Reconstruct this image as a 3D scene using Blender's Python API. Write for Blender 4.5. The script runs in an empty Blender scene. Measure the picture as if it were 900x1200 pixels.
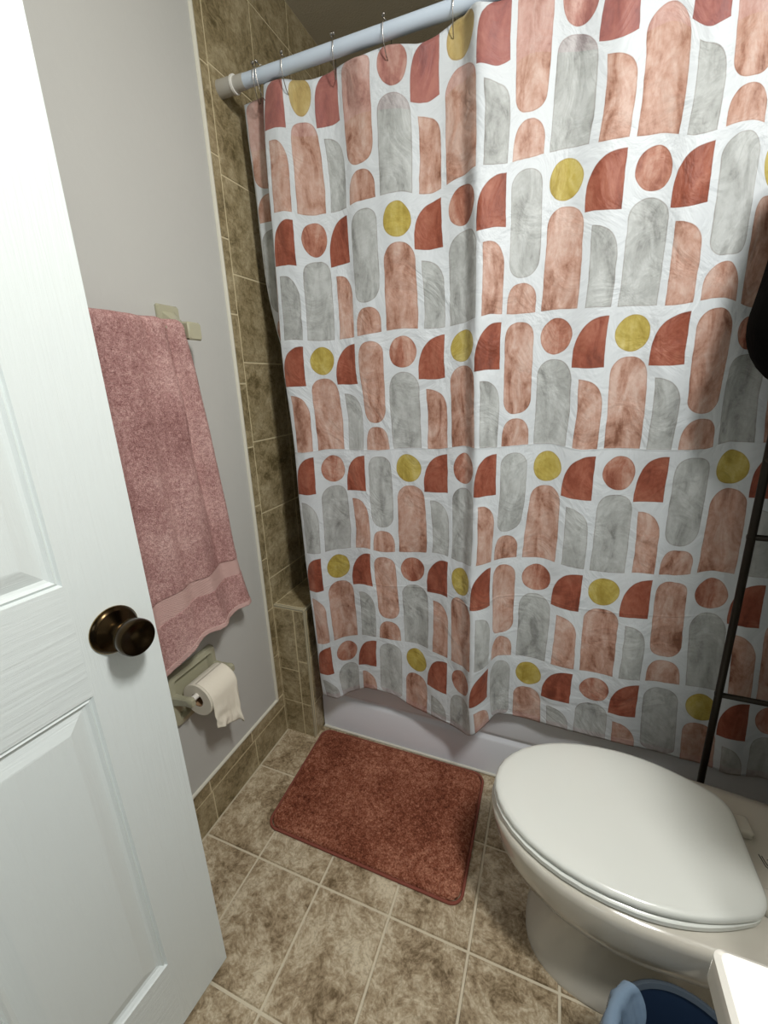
import bpy, bmesh, math, random
from mathutils import Vector, Matrix, noise
random.seed(7)
SC = bpy.context.scene
COL = SC.collection
PI = math.pi

# ---------------------------------------------------------------- helpers
def link_mesh(name, bm, mats, parent=None, smooth=False, loc=None, rotz=0):
    bmesh.ops.recalc_face_normals(bm, faces=bm.faces[:])
    me = bpy.data.meshes.new(name); bm.to_mesh(me); bm.free()
    for m in (mats if isinstance(mats, (list, tuple)) else [mats]):
        me.materials.append(m)
    if smooth:
        for p in me.polygons: p.use_smooth = True
    o = bpy.data.objects.new(name, me); COL.objects.link(o)
    if parent: o.parent = parent
    if loc: o.location = loc
    o.rotation_euler = (0, 0, rotz)
    return o
def thing(name, label, cat, loc=(0, 0, 0), rotz=0, group=None):
    o = bpy.data.objects.new(name, None); COL.objects.link(o)
    o.location = loc; o.rotation_euler = (0, 0, rotz); o.empty_display_size = .05
    o['label'] = label; o['category'] = cat
    if group: o['group'] = group
    return o
def tag(o, label, cat, group=None):
    o['label'] = label; o['category'] = cat
    if group: o['group'] = group
    return o
def struct(name, bm, mats, smooth=False):
    o = link_mesh(name, bm, mats, smooth=smooth); o['kind'] = 'structure'; return o
def smooth_angle(o, deg=40):
    me = o.data
    for p in me.polygons: p.use_smooth = True
    try: me.set_sharp_from_angle(angle=math.radians(deg))
    except Exception: pass
def box(bm, x0, x1, y0, y1, z0, z1, bev=0, seg=2, mi=0):
    r = bmesh.ops.create_cube(bm, size=1)
    vs = r['verts']
    for v in vs:
        v.co = Vector(((x0+x1)/2+v.co.x*(x1-x0), (y0+y1)/2+v.co.y*(y1-y0), (z0+z1)/2+v.co.z*(z1-z0)))
    fs = list({f for v in vs for f in v.link_faces})
    for f in fs: f.material_index = mi
    if bev:
        es = list({e for v in vs for e in v.link_edges})
        r2 = bmesh.ops.bevel(bm, geom=es, offset=bev, segments=seg, profile=.5, affect='EDGES')
        for f in r2['faces']: f.material_index = mi
def tube(bm, pts, r, seg=10, closed=False, caps=True, mi=0):
    pts = [Vector(p) for p in pts]; n = len(pts); rings = []
    rr = r if isinstance(r, (list, tuple)) else [r]*n
    prev = None
    for i, p in enumerate(pts):
        if closed: t = (pts[(i+1) % n]-pts[i-1]).normalized()
        elif i == 0: t = (pts[1]-p).normalized()
        elif i == n-1: t = (p-pts[i-1]).normalized()
        else: t = (pts[i+1]-pts[i-1]).normalized()
        if prev is None:
            a = Vector((0, 0, 1)) if abs(t.z) < .9 else Vector((1, 0, 0))
            nrm = t.cross(a).normalized()
        else:
            nrm = (prev-t*prev.dot(t)).normalized()
        prev = nrm; b = t.cross(nrm)
        rings.append([bm.verts.new(p+(nrm*math.cos(2*PI*k/seg)+b*math.sin(2*PI*k/seg))*rr[i]) for k in range(seg)])
    m = n if closed else n-1
    for i in range(m):
        A, B = rings[i], rings[(i+1) % n]
        for k in range(seg):
            f = bm.faces.new((A[k], A[(k+1) % seg], B[(k+1) % seg], B[k])); f.material_index = mi
    if caps and not closed:
        bm.faces.new(rings[0][::-1]).material_index = mi; bm.faces.new(rings[-1]).material_index = mi
def lathe(bm, prof, origin, axis, seg=32, mi=0, cap0=True, cap1=True):
    """prof: list of (distance along axis, radius)"""
    ax = Vector(axis).normalized(); a = Vector((0, 0, 1)) if abs(ax.z) < .9 else Vector((1, 0, 0))
    u = ax.cross(a).normalized(); w = ax.cross(u); O = Vector(origin); rings = []
    for d, r in prof:
        rings.append([bm.verts.new(O+ax*d+(u*math.cos(2*PI*k/seg)+w*math.sin(2*PI*k/seg))*max(r, 1e-4)) for k in range(seg)])
    for i in range(len(rings)-1):
        A, B = rings[i], rings[i+1]
        for k in range(seg):
            f = bm.faces.new((A[k], A[(k+1) % seg], B[(k+1) % seg], B[k])); f.material_index = mi
    if cap0: bm.faces.new(rings[0][::-1]).material_index = mi
    if cap1: bm.faces.new(rings[-1]).material_index = mi
def loft(bm, rings, cap0=True, cap1=True, mi=0):
    R = [[bm.verts.new(p) for p in r] for r in rings]; n = len(R[0])
    for A, B in zip(R, R[1:]):
        for k in range(n):
            bm.faces.new((A[k], A[(k+1) % n], B[(k+1) % n], B[k])).material_index = mi
    if cap0: bm.faces.new(R[0][::-1]).material_index = mi
    if cap1: bm.faces.new(R[-1]).material_index = mi
def pchip(xs, ys, x):
    if xs[0] > xs[-1]: xs = xs[::-1]; ys = ys[::-1]
    n = len(xs); i = 0
    while i < n-2 and x > xs[i+1]: i += 1
    h = [xs[k+1]-xs[k] for k in range(n-1)]; d = [(ys[k+1]-ys[k])/h[k] for k in range(n-1)]
    def m(k):
        if k == 0: return d[0]
        if k == n-1: return d[-1]
        return 2*d[k-1]*d[k]/(d[k-1]+d[k]) if d[k-1]*d[k] > 0 else 0
    t = (x-xs[i])/h[i]
    return (2*t**3-3*t*t+1)*ys[i]+(t**3-2*t*t+t)*h[i]*m(i)+(-2*t**3+3*t*t)*ys[i+1]+(t**3-t*t)*h[i]*m(i+1)

# ---------------------------------------------------------------- materials
def srgb(r, g, b):
    f = lambda c: (c/255/12.92) if c/255 <= .04045 else ((c/255+.055)/1.055)**2.4
    return (f(r), f(g), f(b), 1)
class NT:
    def __init__(s, name, rough=.5, metal=0, col=None, spec=.5, coat=0):
        s.m = bpy.data.materials.new(name); s.m.use_nodes = True
        s.t = s.m.node_tree; s.N = s.t.nodes; s.L = s.t.links
        s.b = s.N['Principled BSDF']
        s.b.inputs['Roughness'].default_value = rough; s.b.inputs['Metallic'].default_value = metal
        s.b.inputs['Specular IOR Level'].default_value = spec; s.b.inputs['Coat Weight'].default_value = coat
        if col: s.b.inputs['Base Color'].default_value = col
    def new(s, k): return s.N.new(k)
    def set(s, sock, v):
        if hasattr(v, 'is_output'): s.L.new(v, sock)
        else: sock.default_value = v
    def math(s, op, a, b=None, c=None, clamp=False):
        n = s.new('ShaderNodeMath'); n.operation = op; n.use_clamp = clamp
        s.set(n.inputs[0], a)
        if b is not None: s.set(n.inputs[1], b)
        if c is not None: s.set(n.inputs[2], c)
        return n.outputs[0]
    def mix(s, f, a, b, mode='MIX'):
        n = s.new('ShaderNodeMix'); n.data_type = 'RGBA'; n.blend_type = mode
        s.set(n.inputs[0], f); s.set(n.inputs[6], a); s.set(n.inputs[7], b); return n.outputs[2]
    def coord(s, which='Object', scale=None):
        n = s.new('ShaderNodeTexCoord'); o = n.outputs[which]
        if scale:
            m = s.new('ShaderNodeMapping'); s.L.new(o, m.inputs[0]); m.inputs['Scale'].default_value = scale; o = m.outputs[0]
        return o
    def noise(s, vec, scale, detail=4, rough=.5, dist=0, out=0):
        n = s.new('ShaderNodeTexNoise'); s.L.new(vec, n.inputs['Vector'])
        n.inputs['Scale'].default_value = scale; n.inputs['Detail'].default_value = detail
        n.inputs['Roughness'].default_value = rough; n.inputs['Distortion'].default_value = dist
        return n.outputs[out]
    def ramp(s, f, stops):
        n = s.new('ShaderNodeValToRGB'); s.L.new(f, n.inputs[0]); r = n.color_ramp
        while len(r.elements) < len(stops): r.elements.new(.5)
        for e, (p, c) in zip(r.elements, stops): e.position = p; e.color = c
        return n.outputs[0]
    def bump(s, h, strength=.3, dist=.01):
        n = s.new('ShaderNodeBump'); s.set(n.inputs['Height'], h)
        n.inputs['Strength'].default_value = strength; n.inputs['Distance'].default_value = dist
        s.L.new(n.outputs[0], s.b.inputs['Normal'])
    def base(s, c): s.set(s.b.inputs['Base Color'], c)

def plain(name, col, rough=.5, metal=0, spec=.5, coat=0, bump=None):
    t = NT(name, rough, metal, col, spec, coat)
    c = t.coord()
    n = t.noise(c, 6, 3)
    t.base(t.mix(t.math('MULTIPLY', n, .16), col, tuple(x*.72 for x in col[:3])+(1,)))
    if bump: t.bump(t.noise(c, bump[0], 4), bump[1], bump[2])
    return t.m

def mat_tile(name, dark, mid, light, rough=.32):
    t = NT(name, rough, spec=.45); c = t.coord()
    w = t.new('ShaderNodeVectorMath'); w.operation = 'ADD'
    t.L.new(c, w.inputs[0])
    nc = t.noise(c, 7, 2, out=1)
    sc = t.new('ShaderNodeVectorMath'); sc.operation = 'SCALE'; t.L.new(nc, sc.inputs[0]); sc.inputs['Scale'].default_value = .06
    t.L.new(sc.outputs[0], w.inputs[1]); v = w.outputs[0]
    a = t.noise(v, 9, 6, .65); b = t.noise(v, 46, 5, .7, .6); d = t.noise(v, 160, 3, .6)
    s = t.math('ADD', t.math('MULTIPLY', a, .42), t.math('ADD', t.math('MULTIPLY', b, .40), t.math('MULTIPLY', d, .18)))
    col = t.ramp(s, [(.39, dark), (.48, mid), (.585, light)])
    # thin darker veins
    vz = t.math('ABSOLUTE', t.math('SUBTRACT', t.noise(v, 26, 3, .6, 1.6), .5))
    vein = t.math('SUBTRACT', 1.0, t.math('MULTIPLY', vz, 30, clamp=True))
    col = t.mix(t.math('MULTIPLY', vein, .3, clamp=True), col, dark)
    t.base(col); t.bump(s, .25, .003)
    return t.m
M = {}
M['floor_tile'] = mat_tile('floor_tile_stone', srgb(104, 87, 62), srgb(168, 150, 122), srgb(214, 202, 176))
M['wall_tile'] = mat_tile('wall_tile_stone', srgb(96, 85, 58), srgb(144, 130, 98), srgb(178, 165, 134), .3)
M['grout'] = plain('grout_beige', srgb(212, 203, 180), .85)
M['wgrout'] = plain('wall_grout_beige', srgb(206, 194, 160), .85)
M['bullnose'] = plain('bullnose_trim', srgb(158, 152, 130), .3, bump=(60, .1, .002))
M['plaster'] = plain('painted_wall', srgb(190, 191, 187), .62, bump=(55, .25, .002))
M['bead'] = plain('caulk_bead', srgb(214, 212, 198), .5)
M['ceiling'] = plain('ceiling_paint', srgb(212, 204, 184), .9, bump=(160, .5, .004))
def mat_door():
    t = NT('door_paint', .34, spec=.5); c = t.coord()
    t.base(t.mix(t.math('MULTIPLY', t.noise(c, 3, 3), .2), srgb(226, 234, 233), srgb(208, 218, 220)))
    g = t.noise(t.coord('UV'), 1.0, 6, .6, .6)
    t.bump(g, .6, .002); return t.m
M['door'] = mat_door()
M['white_trim'] = plain('white_trim_paint', srgb(225, 226, 222), .4)
M['tub'] = plain('tub_enamel', srgb(232, 236, 242), .18, coat=.3)
M['porcelain'] = plain('toilet_porcelain', srgb(206, 202, 190), .12, coat=.4)
M['lid'] = plain('toilet_lid_plastic', srgb(232, 236, 230), .2, coat=.25)
M['ceramic'] = plain('almond_ceramic', srgb(172, 170, 146), .22, coat=.3)
M['paper'] = plain('toilet_paper', srgb(232, 226, 210), .95, bump=(220, .3, .001))
M['card'] = plain('cardboard_core', srgb(150, 120, 90), .9)
M['roller'] = plain('white_roller', srgb(225, 222, 215), .3)
M['rod'] = plain('rod_blue_white', srgb(196, 210, 224), .35)
M['rod_grey'] = plain('rod_end_grey', srgb(178, 176, 168), .4)
M['chrome'] = plain('hook_steel', (.35, .33, .3, 1), .2, metal=1)
M['brass_dark'] = plain('antique_brass', srgb(62, 50, 34), .22, metal=1)
M['brass'] = plain('brass_rim', srgb(150, 128, 84), .25, metal=1)
M['bronze'] = plain('bronze_metal', srgb(40, 35, 27), .4, metal=.6)
M['black'] = plain('black_cloth', srgb(7, 7, 6), .95, spec=.05, bump=(90, .5, .004))
M['counter'] = plain('counter_white', srgb(240, 238, 230), .2, coat=.3)
M['bin'] = plain('bin_blue_plastic', srgb(34, 52, 78), .35)
M['bin_out'] = plain('bin_pale_plastic', srgb(74, 84, 94), .35)
M['ink'] = plain('dark_ink', srgb(20, 20, 20), .5)
M['white_plastic'] = plain('white_plastic', srgb(235, 235, 230), .4)
M['cabinet'] = plain('cabinet_white', srgb(225, 224, 218), .45)
def mat_film(name, col, alpha, rough=.25):
    t = NT(name, rough, col=col); t.b.inputs['Alpha'].default_value = alpha
    t.bump(t.noise(t.coord(), 18, 4), .5, .01); return t.m
M['bag'] = mat_film('bag_film', srgb(140, 165, 190), .72)
M['liner'] = mat_film('liner_film', srgb(140, 132, 112), .38)

def mat_terry(name, dark, mid, light, scale, bumps):
    t = NT(name, .95, spec=.1); c = t.coord()
    a = t.noise(c, scale, 4, .7); b = t.noise(c, 7, 4, .6); d = t.noise(c, scale*.3, 3, .6)
    s = t.math('ADD', t.math('MULTIPLY', a, .5), t.math('ADD', t.math('MULTIPLY', b, .25), t.math('MULTIPLY', d, .25)))
    t.base(t.ramp(s, [(.38, dark), (.5, mid), (.62, light)]))
    t.bump(a, .9, bumps); return t.m
M['mat'] = mat_terry('bath_mat_pile', srgb(90, 46, 33), srgb(156, 93, 71), srgb(216, 154, 126), 210, .008)
M['mat_edge'] = plain('mat_binding', srgb(134, 74, 60), .9, bump=(300, .4, .002))
M['terry'] = mat_terry('towel_terry', srgb(142, 98, 96), srgb(198, 154, 150), srgb(242, 208, 202), 420, .005)
def mat_band():
    t = NT('towel_band', .8, spec=.15); uv = t.coord('UV')
    s = t.new('ShaderNodeSeparateXYZ'); t.L.new(uv, s.inputs[0])
    w = t.math('SINE', t.math('MULTIPLY', s.outputs[1], 1400)); w2 = t.math('SINE', t.math('MULTIPLY', s.outputs[0], 1500))
    h = t.math('MULTIPLY', w, w2)
    t.base(t.mix(t.math('MULTIPLY_ADD', h, .3, .4), srgb(196, 160, 154), srgb(216, 184, 178)))
    t.bump(h, .5, .002); return t.m
M['band'] = mat_band()

# printed shower curtain: arches, pills, domes, quarter rounds and dots on white
def mat_curtain():
    t = NT('curtain_print', .55, spec=.3)
    mth = t.math
    uv = t.coord('UV'); s = t.new('ShaderNodeSeparateXYZ'); t.L.new(uv, s.inputs[0])
    wob = t.noise(uv, 22, 2, out=1); sw = t.new('ShaderNodeSeparateXYZ'); t.L.new(wob, sw.inputs[0])
    u = mth('ADD', s.outputs[0], mth('MULTIPLY_ADD', sw.outputs[0], .005, -.0025))
    v = mth('ADD', s.outputs[1], mth('MULTIPLY_ADD', sw.outputs[1], .005, -.0025))
    PU = .454; HP = .31
    ui = mth('FLOOR', mth('DIVIDE', mth('ADD', u, .007), PU))
    p = mth('SUBTRACT', u, mth('MULTIPLY', ui, PU))                      # -.007 .. .447
    q0 = mth('DIVIDE', mth('SUBTRACT', 2.055-.008+HP*3, v), HP)
    vi = mth('FLOOR', q0)
    d = mth('MULTIPLY', mth('SUBTRACT', q0, vi), HP)                     # distance below the row top, 0...31
    d = mth('ADD', d, .008)                                              # below b: .008...318
    par = mth('FLOORED_MODULO', vi, 2.0)                                  # row parity
    cell = mth('GREATER_THAN', p, .170)
    isP = mth('GREATER_THAN', p, .345)
    pc = mth('SUBTRACT', p, mth('MULTIPLY', cell, .176))
    def sm(x, e=.0012):                                                   # soft step of an sdf: 1 inside
        return mth('MULTIPLY_ADD', x, -1/e, .5, clamp=True)
    def length(a, b): return mth('SQRT', mth('ADD', mth('MULTIPLY', a, a), mth('MULTIPLY', b, b)))
    def lenp(a, b): return mth('POWER', mth('ADD', mth('POWER', mth('ABSOLUTE', a), 2.35), mth('POWER', mth('ABSOLUTE', b), 2.35)), 1/2.35)
    def rect(x, y, cx, cy, hx, hy):
        return mth('MAXIMUM', mth('SUBTRACT', mth('ABSOLUTE', mth('SUBTRACT', x, cx)), hx), mth('SUBTRACT', mth('ABSOLUTE', mth('SUBTRACT', y, cy)), hy))
    # arch: rectangle whose top is rounded by a half ellipse
    def arch(x, y, cx, hx, top, bot, rt, rb=0):
        r = rect(x, y, cx, (top+bot)/2, hx, (bot-top)/2)
        ex = mth('DIVIDE', mth('SUBTRACT', x, cx), hx)
        ey = mth('MINIMUM', mth('DIVIDE', mth('SUBTRACT', y, top+rt), rt), 0.0)
        e = mth('MULTIPLY', mth('SUBTRACT', lenp(ex, ey), 1.0), hx*.9)
        e = mth('MAXIMUM', r, e)
        if rb:
            ey2 = mth('MAXIMUM', mth('DIVIDE', mth('SUBTRACT', y, bot-rb), rb), 0.0)
            e = mth('MAXIMUM', e, mth('MULTIPLY', mth('SUBTRACT', lenp(ex, ey2), 1.0), hx*.9))
        return e
    circ = mth('SUBTRACT', length(mth('SUBTRACT', pc, .044), mth('SUBTRACT', d, .057)), .0395)
    tall = arch(pc, d, .044, .0435, .107, .310, .042)
    # half arch: right half of a wide arch
    half = mth('MAXIMUM', arch(pc, d, .104, .058, .150, .310, .062), mth('SUBTRACT', .104, pc))
    qx = mth('DIVIDE', mth('SUBTRACT', pc, .162), .074); qy = mth('DIVIDE', mth('SUBTRACT', d, .125), .108)
    qe = mth('MULTIPLY', mth('SUBTRACT', mth('POWER', mth('ADD', mth('POWER', mth('ABSOLUTE', qx), 2.6), mth('POWER', mth('ABSOLUTE', qy), 2.6)), 1/2.6), 1.0), .074)
    quar = mth('MAXIMUM', qe, mth('MAXIMUM', mth('SUBTRACT', pc, .162), mth('SUBTRACT', d, .125)))
    pill = arch(p, d, .396, .0435, .018, .232, .038, .038)
    dome = arch(p, d, .396, .0435, .243, .310, .046)
    notP = mth('SUBTRACT', 1.0, isP)
    mk = lambda e, w: mth('MULTIPLY', sm(e), w)
    mc, mt, mh, mq = mk(circ, notP), mk(tall, notP), mk(half, notP), mk(quar, notP)
    mp, md = mk(pill, isP), mk(dome, isP)
    # watercolour pigments
    st = t.coord('UV', (1, .45, 1)); w1 = t.noise(st, 26, 5, .62, .8); w2 = t.noise(uv, 90, 4, .6); w3 = t.noise(st, 11, 3, .5, 1.5)
    wc = mth('ADD', mth('MULTIPLY', w1, .55), mth('ADD', mth('MULTIPLY', w2, .15), mth('MULTIPLY', w3, .30)))
    TAN = t.ramp(wc, [(.37, srgb(124, 82, 64)), (.43, srgb(158, 118, 100)), (.49, srgb(178, 142, 126)), (.60, srgb(196, 170, 158))])
    GREY = t.ramp(wc, [(.36, srgb(126, 128, 126)), (.44, srgb(156, 159, 157)), (.58, srgb(181, 185, 184))])
    RUST = t.ramp(wc, [(.37, srgb(108, 52, 36)), (.48, srgb(138, 74, 55)), (.62, srgb(160, 100, 80))])
    ORAN = t.ramp(wc, [(.39, srgb(132, 76, 58)), (.48, srgb(164, 112, 93)), (.60, srgb(192, 157, 141))])
    YEL = t.ramp(wc, [(.36, srgb(148, 128, 50)), (.5, srgb(174, 157, 78)), (.62, srgb(190, 177, 112))])
    # row parity 0: first cell has the yellow dot and tan arch
    sA = mth('FLOORED_MODULO', mth('ADD', par, mth('ADD', cell, 0.0)), 2.0)  # 0: yellow/tan
    CIRC = t.mix(sA, YEL, ORAN); TALL = t.mix(sA, TAN, GREY); HALF = t.mix(sA, GREY, TAN); PILL = t.mix(par, GREY, TAN)
    white = srgb(201, 207, 211)
    col = white
    for m_, c_ in ((mc, CIRC), (mt, TALL), (mh, HALF), (mq, RUST), (mp, PILL), (md, TAN)):
        col = t.mix(m_, col, c_)
    # darker pigment line where the watercolour pooled at each outline
    def pool(e, w): return mth('MULTIPLY', mth('MULTIPLY', mth('MULTIPLY_ADD', mth('ABSOLUTE', mth('ADD', e, .0012)), -700, 1.0, clamp=True), w), .6)
    pl = mth('ADD', mth('ADD', pool(circ, mc), pool(tall, mt)), mth('ADD', mth('ADD', pool(half, mh), pool(quar, mq)), mth('ADD', pool(pill, mp), pool(dome, md))), clamp=True)
    col = t.mix(pl, col, t.mix(.5, col, srgb(90, 50, 40)))
    # doubled hem cloth at the head and foot reads pinker
    ink = mth('ADD', mth('ADD', mc, mt), mth('ADD', mth('ADD', mh, mq), mth('ADD', mp, md)), clamp=True)
    hem = mth('ADD', mth('GREATER_THAN', s.outputs[1], 1.915), mth('LESS_THAN', s.outputs[1], .30), clamp=True)
    col = t.mix(mth('MULTIPLY', mth('MULTIPLY', hem, ink), .18), col, srgb(190, 150, 162))
    t.base(col)
    # packing creases and small crumples
    cr = mth('ADD', mth('MULTIPLY_ADD', mth('ABSOLUTE', mth('SUBTRACT', s.outputs[1], 1.125)), -250, 1.0, clamp=True),
             mth('MULTIPLY_ADD', mth('ABSOLUTE', mth('SUBTRACT', s.outputs[1], .70)), -250, 1.0, clamp=True))
    h = mth('ADD', mth('MULTIPLY', t.noise(uv, 9, 4, .55, 1.2), 1.2), mth('MULTIPLY', cr, .10))
    t.bump(h, .55, .014)
    t.b.inputs['Sheen Weight'].default_value = .1
    return t.m
M['curtain'] = mat_curtain()
# ---------------------------------------------------------------- room shell
RX = 1.655; Y0 = -.33; YB = 1.93; ZC = 2.445; YP = 1.106
def tiles(bm, O, U, V, us, vs, gap, th=.004, ch=.0015, rnd=0.0, keep=None):
    """raised chamfered tiles on a plane: O origin, U/V unit vectors, us/vs break lists (vs may be a function of column)"""
    O, U, V = Vector(O), Vector(U), Vector(V); Nn = U.cross(V)
    for i in range(len(us)-1):
        vv = vs(i) if callable(vs) else vs
        for j in range(len(vv)-1):
            a0, a1, b0, b1 = us[i]+gap/2, us[i+1]-gap/2, vv[j]+gap/2, vv[j+1]-gap/2
            if a1-a0 < .003 or b1-b0 < .003: continue
            if keep and not keep((us[i]+us[i+1])/2, (vv[j]+vv[j+1])/2): continue
            lo = [O+U*a+V*b for a, b in ((a0, b0), (a1, b0), (a1, b1), (a0, b1))]
            hi = [O+U*a+V*b+Nn*th for a, b in ((a0+ch, b0+ch), (a1-ch, b0+ch), (a1-ch, b1-ch), (a0+ch, b1-ch))]
            L = [bm.verts.new(x) for x in lo]; H = [bm.verts.new(x) for x in hi]
            for k in range(4): bm.faces.new((L[k], L[(k+1) % 4], H[(k+1) % 4], H[k])).material_index = 1
            bm.faces.new(H).material_index = 1
def frange(lo, hi, off, pitch):
    r = [lo]; x = off+math.ceil((lo-off)/pitch-1e-6)*pitch
    while x < hi-1e-6:
        if x > lo+1e-4: r.append(x)
        x += pitch
    return r+[hi]

bm = bmesh.new()
box(bm, -.1, RX+.1, Y0-1.0, YB+.1, -.08, -.004)
tiles(bm, (0, 0, -.0045), (1, 0, 0), (0, 1, 0), frange(0, RX, .190, .2018), frange(Y0-1.0, 1.17, .411-.2605*8, .2605), .0052, .0045, .0018)
struct('floor', bm, [M['grout'], M['floor_tile']])
bm = bmesh.new(); box(bm, -.1, RX+.1, Y0-1.0, YB+.1, ZC, ZC+.08); struct('ceiling', bm, M['ceiling'])

# left wall: painted plaster to y=1.06, tile beyond
bm = bmesh.new()
box(bm, -.1, 0, Y0, 1.064, .172, ZC, mi=2)
box(bm, -.1, -.0012, 1.064, YB, 0, ZC, mi=0)
box(bm, -.1, -.0012, Y0, 1.064, 0, .172, mi=0)
vmain = frange(0, ZC, 1.132-.2385*4, .2385)
O = (-.0012, 0, 0)
# tiles() makes normal U x V : use U=+Y, V=+Z  -> +X
tiles(bm, O, (0, 1, 0), (0, 0, 1), [1.066, 1.103], frange(.172, ZC, .35, .192), .0042, .0014, .0006)
tiles(bm, O, (0, 1, 0), (0, 0, 1), frange(1.103, YB, 1.103, .2015), vmain, .0042, .0014, .0006)
tiles(bm, O, (0, 1, 0), (0, 0, 1), frange(Y0, 1.103, .924-.205*8, .205), [0, .117], .005, .0014, .0006)
tiles(bm, O, (0, 1, 0), (0, 0, 1), frange(Y0, 1.103, .912-.198*8, .198), [.117, .170], .005, .0014, .0006)
struct('wall_left', bm, [M['wgrout'], M['wall_tile'], M['plaster']])
bm = bmesh.new()
tube(bm, [(0.001, 1.062, .174), (0.001, 1.062, ZC-.001)], .0062, 8)
struct('trim_1', bm, M['bead'])
bm = bmesh.new()
tube(bm, [(0.001, Y0+.001, .172), (0.001, 1.062, .174)], .0062, 8)
struct('trim_2', bm, M['bead'])

# back and right walls (alcove tiled)
bm = bmesh.new()
box(bm, -.1, RX+.1, YB+.0038, YB+.1, 0, ZC)
tiles(bm, (0, YB+.0038, 0), (1, 0, 0), (0, 0, 1), frange(0, RX, .05, .2015), vmain, .0042, .0014, .0006)
o = struct('wall_back', bm, [M['wgrout'], M['wall_tile']])
bm = bmesh.new()
box(bm, RX, RX+.1, Y0, 1.1, 0, ZC, mi=2)
box(bm, RX+.005, RX+.1, 1.1, YB, 0, ZC)
tiles(bm, (RX+.005, 0, 0), (0, -1, 0), (0, 0, 1), frange(-YB, -1.1, -1.103-.2015*4, .2015), vmain, .004)
struct('wall_right', bm, [M['wgrout'], M['wall_tile'], M['plaster']])
# front wall with the doorway behind the camera, and a bit of hall
bm = bmesh.new()
box(bm, -.1, .16, Y0-.12, Y0, 0, ZC); box(bm, .95, RX+.1, Y0-.12, Y0, 0, ZC); box(bm, .16, .95, Y0-.12, Y0, 2.06, ZC)
struct('wall_front', bm, M['plaster'])
# tiled ledge filling the gap between tub end and wall
bm = bmesh.new()
LX = .128; LZ = .553
box(bm, 0, LX-.0015, YP+.0015, YB, 0, LZ-.0015)
tiles(bm, (0, YP+.0015, 0), (1, 0, 0), (0, 0, 1), [0.0, .080, LX-.004], lambda i: [0, .146, .288, LZ-.010] if i == 0 else [0, .145, .333, LZ-.010], .0048, .0014, .0006)
tiles(bm, (0, 0, LZ-.0015), (1, 0, 0), (0, 1, 0), [0.002, LX-.006], frange(YP+.012, YB, YP+.012, .2385), .0045, .0014, .0006)
tiles(bm, (LX-.0015, 0, 0), (0, 1, 0), (0, 0, 1), frange(YP+.012, YB, YP+.075, .2015), [0, .146, .35, LZ-.010], .0045, .0014, .0006)
# rounded edge pieces along the top front and the outer corner
def rail(pts): tube(bm, pts, .0062, 10, mi=2)
rail([(0, YP+.0065, LZ-.0065), (LX-.0065, YP+.0065, LZ-.0065)])
rail([(LX-.0065, YP+.0065, LZ-.0065), (LX-.0065, YP+.0065, 0)])
rail([(LX-.0065, YP+.0065, LZ-.0065), (LX-.0065, YB, LZ-.0065)])
struct('wall_ledge', bm, [M['wgrout'], M['wall_tile'], M['bullnose']])

# ---------------------------------------------------------------- door leaf (open)
DW, DZ0, DZ1, DT = .76, .012, 2.035, .035
dang = math.radians(5); dd = Vector((math.sin(dang), math.cos(dang), 0))
hinge = Vector((.266, .454, 0))-dd*DW
door = bpy.data.objects.new('door_1', None); COL.objects.link(door); door['kind'] = 'structure'
door.location = hinge; door.rotation_euler = (0, 0, PI/2-dang)
def door_leaf():
    bm = bmesh.new(); uvl = bm.loops.layers.uv.new('UVMap')
    st = .119; mw = (DW-2*st-.10)/2
    xs = [0, st, st+mw, st+mw+.10, DW-st, DW]; zs = [DZ0, .205, .850, 1.037, 1.62, 1.72, 1.915, DZ1]
    for side in (0, 1):
        Y = lambda d: d if side == 0 else DT-d
        def quad(a, horiz):
            f = bm.faces.new([bm.verts.new((x, Y(d), z)) for x, z, d in a])
            for l in f.loops:
                x, z = l.vert.co.x, l.vert.co.z
                l[uvl].uv = (x*6, z*110) if horiz else (x*110, z*6)
        for i in range(5):
            for j in range(7):
                x0, x1, z0, z1 = xs[i], xs[i+1], zs[j], zs[j+1]
                if i in (1, 3) and j in (1, 3, 5):
                    rings = [(0, 0), (.003, .0045), (.007, .002), (.011, .0065), (.016, .0085), (.040, .0015), (.042, .0012)]
                    for (o0, d0), (o1, d1) in zip(rings, rings[1:]):
                        A = [(x0+o0, z0+o0), (x1-o0, z0+o0), (x1-o0, z1-o0), (x0+o0, z1-o0)]
                        B = [(x0+o1, z0+o1), (x1-o1, z0+o1), (x1-o1, z1-o1), (x0+o1, z1-o1)]
                        for k in range(4):
                            m = (k+1) % 4
                            quad([A[k]+(d0,), A[m]+(d0,), B[m]+(d1,), B[k]+(d1,)], k in (0, 2))
                    o1, d1 = rings[-1]
                    quad([(x0+o1, z0+o1, d1), (x1-o1, z0+o1, d1), (x1-o1, z1-o1, d1), (x0+o1, z1-o1, d1)], False)
                else:
                    quad([(x0, z0, 0), (x1, z0, 0), (x1, z1, 0), (x0, z1, 0)], i in (1, 2, 3) and j in (0, 2, 4, 6))
    r = .002
    for pts in (((0, DZ0), (DW, DZ0)), ((DW, DZ0), (DW, DZ1)), ((DW, DZ1), (0, DZ1)), ((0, DZ1), (0, DZ0))):
        (xa, za), (xb, zb) = pts
        bm.faces.new([bm.verts.new(p) for p in ((xa, 0, za), (xb, 0, zb), (xb, DT, zb), (xa, DT, za))])
    bmesh.ops.remove_doubles(bm, verts=bm.verts[:], dist=1e-5)
    return bm
link_mesh('door_panel', door_leaf(), M['door'], door)
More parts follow.
